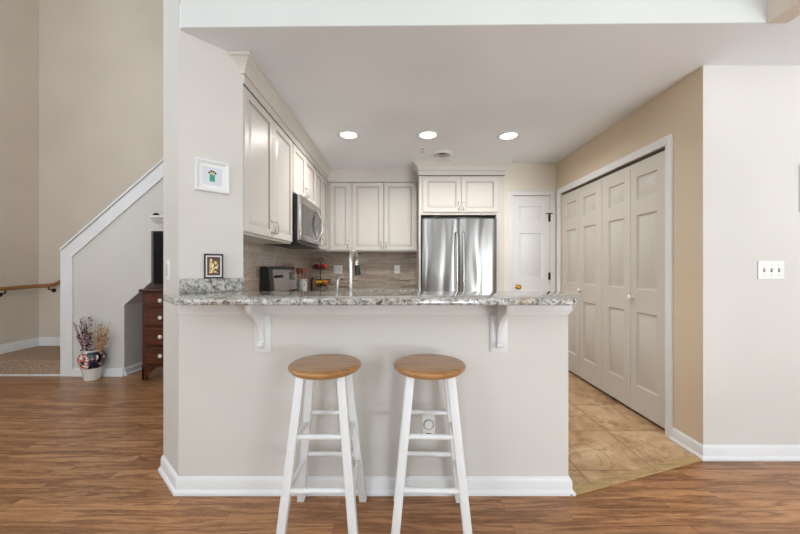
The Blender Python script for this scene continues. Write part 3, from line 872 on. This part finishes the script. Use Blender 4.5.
YF = 4.34
cabinet('upper_cabinet', 'cream wall cabinet with three doors on the back wall, left of the refrigerator', (-.95, YF, 0), 0, 1.172, Yb - YF - .002, UZ0, UZ1,
        [(.045, .305, 1.405, 2.2805, .28, 1.43), (.335, .735, 1.405, 2.2805, .708, 1.43), (.742, 1.155, 1.405, 2.2805, .77, 1.43)])
cabinet('fridge_cabinet', 'cream two door cabinet above the stainless refrigerator', (.2285, YP - .012, 0), 0, 1.022, Yb - YP + .010, 1.815, UZ1,
        [(.045, .498, 1.845, 2.265, .47, 1.865), (.504, .945, 1.845, 2.265, .53, 1.865)])
b = B(); box(b, .2285, .2505, YP - .012, Yb - .002, 0, 1.814, .0015, 1)
tag(obj('fridge_side_panel', b, M['cab']), 'tall cream side panel on the left of the refrigerator', 'panel')
b = B(); box(b, 1.155, 1.2505, YP - .012, YP + .05, 0, 1.814, .0015, 1)
tag(obj('fridge_filler_panel', b, M['cab']), 'cream filler strip on the right of the refrigerator', 'panel')
CROWN = [(0, 0), (.004, 0), (.004, .052), (.016, .054), (.016, .063), (.012, .067), (.014, .072), (.022, .092), (.036, .112), (.052, .126), (.056, .131), (.066, .133), (.066, .153), (0, .153)]
b = B(); sweep(b, [(-1.03, 2.0005), (-.934, 2.0005), (-.934, YF - .021), (.226, YF - .021)], CROWN, 2.2855, segs=(0, 1))
struct('trim_10', b, M['cab'], 'cream crown moulding over the left wall cabinets and microwave', 'moulding')
b = B(); sweep(b, [(-1.03, 2.0005), (-.934, 2.0005), (-.934, YF - .021), (.226, YF - .021)], CROWN, 2.2855, segs=(2,))
struct('trim_11', b, M['cab'], 'cream crown moulding over the back wall cabinets, left of the refrigerator', 'moulding')
b = B(); sweep(b, [(.2275, YF - .10), (.2275, YP - .033), (1.2515, YP - .033), (1.2515, YP - .002)], CROWN, 2.2855)
struct('trim_12', b, M['cab'], 'cream crown moulding over the refrigerator cabinet', 'moulding')

# base cabinets, worktop
CT0, CT1 = .885, .915
def base(name, label, loc, rz, w, d, n):
    wd = w / n
    return cabinet(name, label, loc, rz, w, d, .10, CT0 - .001, [(i * wd + .004, (i + 1) * wd - .004, .12, CT0 - .02, None, 0) for i in range(n)], 'cabinet')
base('base_cabinet', 'cream base cabinet below the left worktop before the range', (-.64, 2.01, 0), PI / 2, .905, .597, 2)
base('base_cabinet', 'cream base cabinet in the back left kitchen corner', (-.64, 3.705, 0), PI / 2, .32, .597, 1)
base('base_cabinet', 'cream base cabinet on the back wall beside the refrigerator panel', (-.62, 4.04, 0), 0, .846, .597, 2)
base('base_cabinet', 'cream sink cabinet behind the bar half wall', (.86, 2.46, 0), PI, 1.40, .575, 3)
b = B()
box(b, Xk + .001, -.61, 2.003, 2.922, CT0, CT1, .003); tag(obj('worktop', b, M['granite']), 'granite worktop before the range on the left wall', 'countertop')
b = B(); prism(b, [(Xk + .001, 3.702), (-.61, 3.702), (-.61, 4.01), (.2275, 4.01), (.2275, Yb - .013), (Xk + .001, Yb - .013)], 'z', CT0, CT1)
tag(obj('worktop', b, M['granite']), 'granite worktop along the kitchen back wall', 'countertop')
b = B(); box(b, -.545, .885, 1.884, 2.49, CT0, CT1, .003); tag(obj('worktop', b, M['granite']), 'granite sink worktop behind the raised bar', 'countertop')
# tile
b = B(); box(b, Xk + .0, Xk + .011, 2.001, Yb - .001, CT1 + .0005, UZ0 - .001)
struct('wall_tile_left', b, M['splash_left'], 'glossy taupe tile on the left kitchen wall behind the range', 'wall tile')
b = B(); box(b, Xk + .012, .2275, Yb - .012, Yb - .001, CT1 + .0005, UZ0 - .001)
struct('wall_tile_back', b, M['splash_back'], 'glossy taupe tile on the kitchen back wall', 'wall tile')
for i, x in enumerate((-.855, -.04)):
    o = thing('wall_outlet', ['white switch plate on the back tile behind the tap', 'outlet plate on the back tile near the refrigerator'][i], 'outlet', (x, Yb - .0125, 1.155))
    b = B(); box(b, -.06 + .022 * i, .06 - .022 * i, -.006, 0, -.058, .058, .003); obj('plate', b, M['white_plastic'], o)
    b = B()
    for xx in ((-.025, .025) if i == 0 else (0,)): box(b, xx - .012, xx + .012, -.010, -.006, -.03, .03, .002)
    obj('rocker', b, M['porcelain'], o)

# microwave
mw = thing('microwave', 'stainless over range microwave with a bowed handle on the left wall', 'microwave', (XF, 2.931, 1.405), PI / 2)
W_, Hm = .762, .425
b = B(); box(b, 0, W_, -.055, XF * -1 + Xk + .27, .0, Hm, .002, 1); obj('body', b, M['black'], mw)
for o in [mw]: pass
b = B(); box(b, .002, .60, -.086, -.0555, .02, Hm - .004, .004)
dr = obj('door', b, M['steel'], mw)
b = B(); box(b, .055, .50, -.0885, -.0862, .075, Hm - .075, .001, 1); obj('window', b, M['black_glass'], dr)
b = B(); box(b, .604, W_ - .002, -.086, -.0555, .02, Hm - .004, .004); cp = obj('control_panel', b, M['steel'], mw)
b = B(); box(b, .615, W_ - .014, -.0885, -.0862, .06, Hm - .05, .001, 1); obj('keypad', b, M['black_glass'], cp)
b = B()
tube(b, [(.575 + .0 * i, -.086 - .062 * math.sin(PI * i / 12), .055 + (Hm - .11) * i / 12) for i in range(13)], .011, 12)
obj('handle', b, M['chrome'], mw)
b = B(); box(b, .01, W_ - .01, -.075, .24, -.018, -.0005, .003); obj('vent_base', b, M['black'], mw)

# range with backguard
rg = thing('range', 'stainless and black range with a raised control panel, left wall', 'range', (-.60, 2.931, 0), PI / 2)
b = B(); box(b, 0, .762, 0, .62, .02, .905, .003, 1); obj('body', b, M['black'], rg)
b = B(); box(b, 0, .762, -.01, .555, .906, .918, .003); obj('cooktop', b, M['black_glass'], rg)
b = B(); box(b, .004, .758, -.03, -.0005, .22, .80, .004); od = obj('oven_door', b, M['steel'], rg)
b = B(); tube(b, [(.06, -.032, .75), (.06, -.075, .755), (.70, -.075, .755), (.70, -.032, .75)], .011, 10); obj('handle', b, M['chrome'], od)
b = B(); box(b, .10, .66, -.033, -.0305, .35, .68); obj('window', b, M['black_glass'], od)
b = B(); box(b, .004, .758, -.026, -.0005, .03, .21, .004); obj('drawer', b, M['steel'], rg)
b = B(); prism(b, [(.57, .918), (.53, .945), (.555, 1.185), (.57, 1.195), (.62, 1.195), (.62, .918)], 'x', .0, .762); bg = obj('backguard', b, M['black'], rg)
b = B(); prism(b, [(.528, .955), (.5305, .955), (.5525, 1.165), (.549, 1.165)], 'x', .09, .75); obj('panel', b, M['steel'], bg)
b = B(); prism(b, [(.5345, 1.06), (.538, 1.06), (.5462, 1.135), (.5427, 1.135)], 'x', .54, .66); obj('display', b, M['black_glass'], bg)
for x in (.16, .22, .28):
    b = B(); cyl(b, (x, .5455, 1.10), (x, .522, 1.103), .013, .011, n=18); obj('knob', b, M['black'], bg)

# utensil crock with spoons
def crock_mat():
    m = mat('crock_glaze', (236, 234, 228), .2); t = NT(m)
    v = t.n('ShaderNodeTexVoronoi', i_Scale=26.0); t.l(t.coords(), v.inputs['Vector'])
    r = t.ramp([(0, (24, 24, 24)), (.22, (24, 24, 24)), (.24, (236, 234, 228))], 'CONSTANT'); t.l(v.outputs['Distance'], r.inputs['Fac'])
    t.l(r.outputs['Color'], t.b.inputs['Base Color']); return m
ck = (-1.11, 3.80, CT1 + .0005)
b = B(); lathe(b, [(0, 0), (.052, 0), (.055, .006), (.056, .13), (.058, .136), (.052, .138), (.05, .13), (.05, .012), (0, .012)], n=32)
tag(obj('utensil_crock', b, crock_mat(), None, ck), 'white crock with black spots beside the range', 'crock')
M['spoon_wood'] = wood('spoon_wood', (104, 52, 26), (150, 80, 42), (182, 112, 64), 6.0, 2, .45)
for i, (dx, dy, rx, ry) in enumerate(((-.026, -.012, .0, -.06), (.026, -.012, .0, .06), (.0, .028, -.06, 0))):
    b = B(); cyl(b, (0, 0, 0), (0, 0, .19), .006, n=10); ball(b, (0, 0, .215), .03, .9, .35, 1.25)
    o = obj('wooden_spoon', b, M['spoon_wood'], None, (ck[0] + dx, ck[1] + dy, ck[2] + .0145)); o.rotation_euler = (rx, ry, i)
    tag(o, ['wooden spoon leaning left in the spotted crock', 'wooden spoon leaning right in the spotted crock', 'wooden spoon at the back of the spotted crock'][i], 'spoon', 'wooden spoons in the crock')
b = B(); lathe(b, [(0, 0), (.03, 0), (.032, .01), (.03, .10), (.02, .125), (.016, .13), (.016, .15), (0, .152)], n=24)
tag(obj('pepper_mill', b, M['mahogany'], None, (-1.02, 3.93, CT1 + .0005)), 'small brown wooden mill standing right of the spotted crock', 'pepper mill')

# two tier fruit basket
fx, fy = -1.03, 4.34
ft = thing('fruit_basket', 'two tier black wire fruit basket in the kitchen corner', 'fruit basket', (fx, fy, CT1 + .0005))
b = B(); cyl(b, (0, 0, .004), (0, 0, .34), .006, n=12); tube(b, [(.03 * math.cos(a * PI / 6), 0, .365 + .03 * math.sin(a * PI / 6)) for a in range(13)], .004, 8); obj('post', b, M['bronze'], ft)
def wire_bowl(z, r0, r1, h):
    b = B()
    for rr, zz in ((r0, 0), ((r0 + r1) / 2, h * .45), (r1, h)):
        tube(b, [(rr * math.cos(2 * PI * k / 28), rr * math.sin(2 * PI * k / 28), z + zz) for k in range(29)], .004, 8)
    for k in range(16):
        a = 2 * PI * k / 16
        tube(b, [(0, 0, z - .001), (r0 * math.cos(a), r0 * math.sin(a), z), ((r0 + r1) / 2 * math.cos(a), (r0 + r1) / 2 * math.sin(a), z + h * .45), (r1 * math.cos(a), r1 * math.sin(a), z + h)], .0025, 6)
    return b
obj('lower_bowl', wire_bowl(.035, .075, .14, .075), M['bronze'], ft); obj('upper_bowl', wire_bowl(.245, .06, .11, .04), M['bronze'], ft)
b = B()
for k in range(3):
    a = 2 * PI * k / 3 + .4; tube(b, [(0, 0, .034), (.05 * math.cos(a), .05 * math.sin(a), .03), (.085 * math.cos(a), .085 * math.sin(a), .005)], .005, 8)
obj('feet', b, M['bronze'], ft)
M['apple'] = mat('apple_red', (186, 30, 34), .25, coat=.3); M['banana'] = mat('banana_yellow', (226, 176, 50), .45); M['orange'] = mat('orange_peel', (226, 130, 40), .45)
M['apple_dark'] = mat('apple_dark', (120, 24, 30), .3, coat=.2)
def apple(loc, m, label):
    t = thing('apple', label, 'apple', loc)
    b = B(); lathe(b, [(0, .008), (.012, .002), (.022, 0), (.034, .014), (.037, .034), (.032, .056), (.02, .066), (.008, .064), (0, .056)], n=24); obj('flesh', b, m, t)
    b = B(); tube(b, [(0, 0, .054), (.002, 0, .066), (.006, 0, .078)], .0018, 6); obj('stem', b, M['twig'], t)
apple((fx + .055, fy - .03, CT1 + .2515), M['apple'], 'bright red apple on the upper tier of the fruit basket')
apple((fx - .035, fy - .055, CT1 + .2515), M['apple_dark'], 'dark red apple at the left of the upper fruit tier')
bn = thing('bananas', 'bunch of yellow bananas in the lower tier of the fruit basket', 'bananas', (fx - .03, fy - .045, CT1 + .045))
for i in range(4):
    b = B(); a0_ = -.3 + i * .22
    pts = []; rd = []
    for q in range(9):
        u = q / 8; an = -.9 + 1.8 * u
        pts.append((.09 * math.sin(an) , -.02 + i * .014 + .01 * u, .022 + .085 * (1 - math.cos(an)) + i * .004)); rd.append(.017 * (math.sin(PI * (0.08 + .84 * u)) ** .45))
    tube(b, pts, .016, 10, rad=rd); obj('banana', b, M['banana'], bn)
for i, (dx, dy) in enumerate(((.07, -.03), (.055, .05))):
    b = B(); ball(b, (0, 0, .036), .036, u=20, v=14)
    tag(obj('orange', b, M['orange'], None, (fx + dx, fy + dy, CT1 + .04)), ['orange at the front of the lower fruit tier', 'orange at the back of the lower fruit tier'][i], 'orange', 'oranges in the fruit basket')

# tap and filter tap behind the bar
fa = thing('kitchen_tap', 'tall gooseneck pull down kitchen tap behind the bar', 'tap', (-.305, 2.07, CT1 + .0005))
b = B(); lathe(b, [(0, 0), (.028, 0), (.028, .006), (.02, .02), (.0165, .04), (.0165, .07), (0, .07)], n=24); obj('base', b, M['chrome'], fa)
b = B()
hN = .306; R_ = .066
pts = [(0, 0, .06), (0, 0, .15), (0, 0, hN)] + [(R_ * .14 * (1 - math.cos(PI * k / 12)), R_ * (1 - math.cos(PI * k / 12)), hN + R_ * 1.05 * math.sin(PI * k / 12)) for k in range(1, 13)]
tube(b, pts, .0128, 14); obj('spout', b, M['chrome'], fa)
e = pts[-1]
b = B(); cyl(b, (e[0], e[1], e[2] + .004), (e[0] + .004, e[1], e[2] - .02), .013, .015, n=18); obj('collar', b, M['chrome'], fa)
b = B(); cyl(b, (e[0] + .004, e[1], e[2] - .0205), (e[0] + .01, e[1], e[2] - .085), .016, .021, n=20); obj('spray_head', b, M['black'], fa)
b = B(); tube(b, [(.015, 0, .055), (.04, 0, .06), (.075, -.0, .085)], .007, 10); obj('lever', b, M['chrome'], fa)
f2 = thing('filter_tap', 'small slim curved water tap left of the gooseneck tap', 'tap', (-.385, 2.07, CT1 + .0005))
b = B(); lathe(b, [(0, 0), (.018, 0), (.016, .012), (.009, .02), (0, .02)], n=20); obj('base', b, M['chrome'], f2)
b = B(); tube(b, [(0, 0, .018), (-.004, 0, .07), (-.002, 0, .14)] + [(.0 + .022 * (1 - math.cos(PI * k / 10)), .03 * (1 - math.cos(PI * k / 10)), .17 + .045 * math.sin(PI * k / 10)) for k in range(0, 9)], .0065, 12); obj('spout', b, M['chrome'], f2)

# refrigerator
FW = .885
fr = thing('refrigerator', 'stainless french door refrigerator between cream panels', 'refrigerator', (.262, 3.955, 0))
b = B(); box(b, .004, FW - .004, .062, .68, .02, 1.765, .004); obj('body', b, M['black'], fr)
b = B(); box(b, .02, FW - .02, .03, .12, 1.7655, 1.785, .003); obj('hinge_cover', b, M['black'], fr)
for i in (0, 1):
    x0 = 0 if i == 0 else FW / 2 + .002; x1 = FW / 2 - .002 if i == 0 else FW
    b = B()
    # slightly bowed door front
    N = 14; f_ = []; k_ = []
    for q in range(N + 1):
        x = x0 + (x1 - x0) * q / N; g = x / FW
        yy = .010 - .014 * math.sin(PI * g) + (.012 if q in (0, N) else (.003 if q in (1, N - 1) else 0))
        f_.append((x, yy))
    prism(b, f_ + [(x1, .06), (x0, .06)], 'z', .66, 1.762)
    dd = obj('door', b, M['fridge_steel'], fr, smooth=50)
    hx = FW / 2 + (-.038 if i == 0 else .038)
    b = B(); tube(b, [(hx, -.004, .80), (hx, -.045, .815), (hx, -.055, .90), (hx, -.055, 1.50), (hx, -.045, 1.585), (hx, -.004, 1.60)], .0115, 12)
    obj('handle', b, M['chrome'], dd)
b = B(); box(b, 0, FW, .0, .06, .05, .65, .008); fz = obj('freezer_drawer', b, M['fridge_steel'], fr)
b = B(); tube(b, [(.10, .0, .58), (.10, -.045, .58), (FW - .10, -.045, .58), (FW - .10, .0, .58)], .0115, 12); obj('handle', b, M['chrome'], fz)

# ------------------------------------------------------------------ pictures, switches
ang = math.atan2(pd.y, pd.x)
def on_pic_wall(s, off=.001):
    p = pw0 + (pw1 - pw0) * s + pn * off
    return (p.x, p.y)
x, y = on_pic_wall(.485)
pf = thing('picture_frame', 'square white framed print of a green jar of flowers on the pier', 'picture', (x, y, 1.697), ang)
def frame_ring(b, w, h, fw, prof):
    # prof: list (inset, y)
    rings = []
    for ins, yy in prof:
        rings.append([b.verts.new((sx * (w - ins), yy, sz * (h - ins))) for sx, sz in ((-1, -1), (1, -1), (1, 1), (-1, 1))])
    n = len(rings)
    for k in range(n):
        r0, r1 = rings[k], rings[(k + 1) % n]
        for a in range(4): b.faces.new((r0[a], r0[(a + 1) % 4], r1[(a + 1) % 4], r1[a]))
b = B(); frame_ring(b, .088, .088, .02, [(0, 0), (0, -.016), (.004, -.02), (.012, -.018), (.018, -.012), (.022, -.010), (.022, 0)]); obj('frame', b, M['trim'], pf, smooth=20)
b = B(); box(b, -.067, .067, -.007, -.001, -.067, .067); obj('mount', b, M['cardboard'], pf)
b = B(); box(b, -.05, .05, -.0085, -.0072, -.05, .05); pr = obj('print', b, mat('print_paper', (222, 222, 232), .6), pf)
b = B(); box(b, -.014, .012, -.0105, -.0087, -.030, .008); obj('painted_jar', b, mat('jar_green', (60, 160, 128), .5), pr)
b = B()
for i, (dx, dz) in enumerate(((-.016, .018), (-.006, .028), (.006, .026), (.015, .018), (.0, .018), (-.006, .014), (.012, .026))):
    cyl(b, (dx, -.0087, dz), (dx, -.0105, dz), .0055 if i < 4 else .005, n=10, mi=0 if i < 4 else 1)
obj('painted_flowers', b, [mat('flower_dark', (50, 40, 36), .6), mat('flower_yellow', (206, 196, 96), .6)], pr)

x, y = on_pic_wall(.50, .014)
p2 = thing('picture_frame', 'small dark brown frame standing on the granite upstand', 'picture', (x, y, 1.1265), ang - math.radians(14))
b = B(); frame_ring(b, .047, .068, .01, [(0, 0), (0, -.011), (.003, -.013), (.008, -.011), (.009, 0)])
for v in b.verts: v.co.z += .068
obj('frame', b, mat('frame_dark', (44, 30, 24), .35), p2, smooth=20)
b = B(); box(b, -.0385, .0385, -.006, -.001, .009, .127); obj('mount', b, M['cardboard'], p2)
b = B(); box(b, -.032, .032, -.0075, -.0062, .016, .120); obj('inner_mount', b, mat('mount_brown', (92, 62, 50), .6), p2)
def leafprint():
    m = mat('botanical_print', (226, 206, 150), .6); t = NT(m)
    n = t.n('ShaderNodeTexNoise', i_Scale=90.0, i_Detail=1.0, i_Distortion=1.0); t.l(t.coords(), n.inputs['Vector'])
    r = t.ramp([(0, (52, 44, 24)), (.42, (52, 44, 24)), (.47, (190, 150, 60)), (.54, (236, 222, 178))], 'CONSTANT'); t.l(n.outputs['Fac'], r.inputs['Fac'])
    t.l(r.outputs['Color'], t.b.inputs['Base Color']); return m
b = B(); box(b, -.021, .021, -.0088, -.0077, .03, .108); obj('print', b, leafprint(), p2)

# switch on the left face of the pier
q0 = Vector((-1.39, 1.968)); q1 = Vector((-1.167, PW)); qd = (q1 - q0).normalized(); qn = Vector((qd.y, -qd.x))
c = q0 + (q1 - q0) * .40 + qn * .0008
sw = thing('light_switch', 'white single switch plate on the left side of the pier', 'light switch', (c.x, c.y, 1.172), math.atan2(qd.y, qd.x))
b = B(); box(b, -.035, .035, -.006, 0, -.058, .058, .003); obj('plate', b, M['white_plastic'], sw)
b = B(); box(b, -.015, .015, -.010, -.0062, -.032, .032, .002); obj('rocker', b, M['porcelain'], sw)
s3 = thing('light_switch', 'white triple toggle switch plate on the far right wall', 'light switch', (2.297, YR - .0028, 1.171))
b = B(); box(b, -.081, .081, -.006, 0, -.057, .057, .003); obj('plate', b, M['white_plastic'], s3)
for dx in (-.046, 0, .046):
    b = B(); box(b, dx - .005, dx + .005, -.0066, -.0061, -.012, .012); box(b, dx - .0035, dx + .0035, -.018, -.0066, -.001, .009, .001, 1, 1)
    obj('toggle', b, [M['dark_slot'], M['white_plastic']], s3)
    b = B()
    for z in (-.03, .03): cyl(b, (dx, -.0061, z), (dx, -.0068, z), .003, n=10)
    obj('screw', b, M['chrome'], s3)
pf3 = thing('picture_frame', 'edge of a pale frame at the right border of the view', 'picture', (2.72, YR - .0028, 1.675))
b = B(); frame_ring(b, .245, .145, .03, [(0, 0), (0, -.02), (.006, -.024), (.024, -.018), (.026, 0)]); obj('frame', b, M['trim'], pf3, smooth=20)
b = B(); box(b, -.218, .218, -.008, -.001, -.118, .118); obj('print', b, M['cardboard'], pf3)

# ------------------------------------------------------------------ ceiling fixtures
M['lamp'] = bpy.data.materials.new('lamp_glow'); M['lamp'].use_nodes = True
bb = M['lamp'].node_tree.nodes['Principled BSDF']; bb.inputs['Emission Color'].default_value = (1, .96, .88, 1); bb.inputs['Emission Strength'].default_value = 8.0
def downlight(loc, label):
    t = thing('recessed_light', label, 'recessed light', loc, 0, 'recessed ceiling lights')
    b = B(); lathe(b, [(.078, 0), (.104, 0), (.108, -.003), (.106, -.007), (.092, -.009), (.080, -.006), (.074, -.001), (.078, 0)], n=48); obj('trim_ring', b, M['trim'], t)
    b = B(); lathe(b, [(0, -.003), (.05, -.0035), (.074, -.0015)], n=40); obj('lens', b, M['lamp'], t, recalc=False)
    d = bpy.data.lights.new('downlight', 'AREA'); d.shape = 'DISK'; d.size = .14; d.energy = CAN_POWER; d.spread = math.radians(160); d.color = (1, .98, .955)
    lo = bpy.data.objects.new('downlight_lamp', d); COL.objects.link(lo); lo.parent = t; lo.location = (0, 0, -.012)
    return t
dl = downlight((-.485, 3.17, Zc - .0005), 'recessed ceiling light at the left, nearest the wall cabinets')
copy_thing(dl, (.265, 3.17, Zc - .0005), 'middle recessed ceiling light, just before the sprinkler')
copy_thing(dl, (1.035, 3.19, Zc - .0005), 'recessed ceiling light at the right, nearest the closet doors')
vt = thing('ceiling_vent', 'round white ceiling vent with dark slots before the refrigerator cabinet', 'vent', (.462, 3.70, Zc - .0005))
b = B(); lathe(b, [(.09, 0), (.125, 0), (.127, -.006), (.10, -.022), (.086, -.016), (.09, 0)], n=48); obj('outer_ring', b, M['trim'], vt)
b = B(); lathe(b, [(0, -.001), (.09, -.001)], n=40); obj('duct', b, M['black'], vt, recalc=False)
for r_ in (.070, .045):
    b = B(); lathe(b, [(r_ - .012, -.004), (r_, -.014), (r_ + .004, -.012), (r_ - .008, -.002), (r_ - .012, -.004)], n=40); obj('cone_ring', b, M['chrome'], vt)
b = B(); cyl(b, (0, 0, -.002), (0, 0, -.016), .018, n=20); obj('hub', b, M['chrome'], vt)
spk = thing('sprinkler', 'small sprinkler head on the ceiling left of the round vent', 'sprinkler', (.235, 3.50, Zc - .0005))
b = B(); lathe(b, [(0, 0), (.03, 0), (.03, -.004), (.018, -.01), (0, -.01)], n=28); obj('escutcheon', b, M['trim'], spk)
b = B(); cyl(b, (0, 0, -.0102), (0, 0, -.024), .009, n=14)
for s in (-1, 1): tube(b, [(s * .008, 0, -.02), (s * .014, 0, -.034), (s * .004, 0, -.048)], .0025, 8)
cyl(b, (0, 0, -.047), (0, 0, -.050), .016, n=20); obj('deflector', b, M['chrome'], spk)
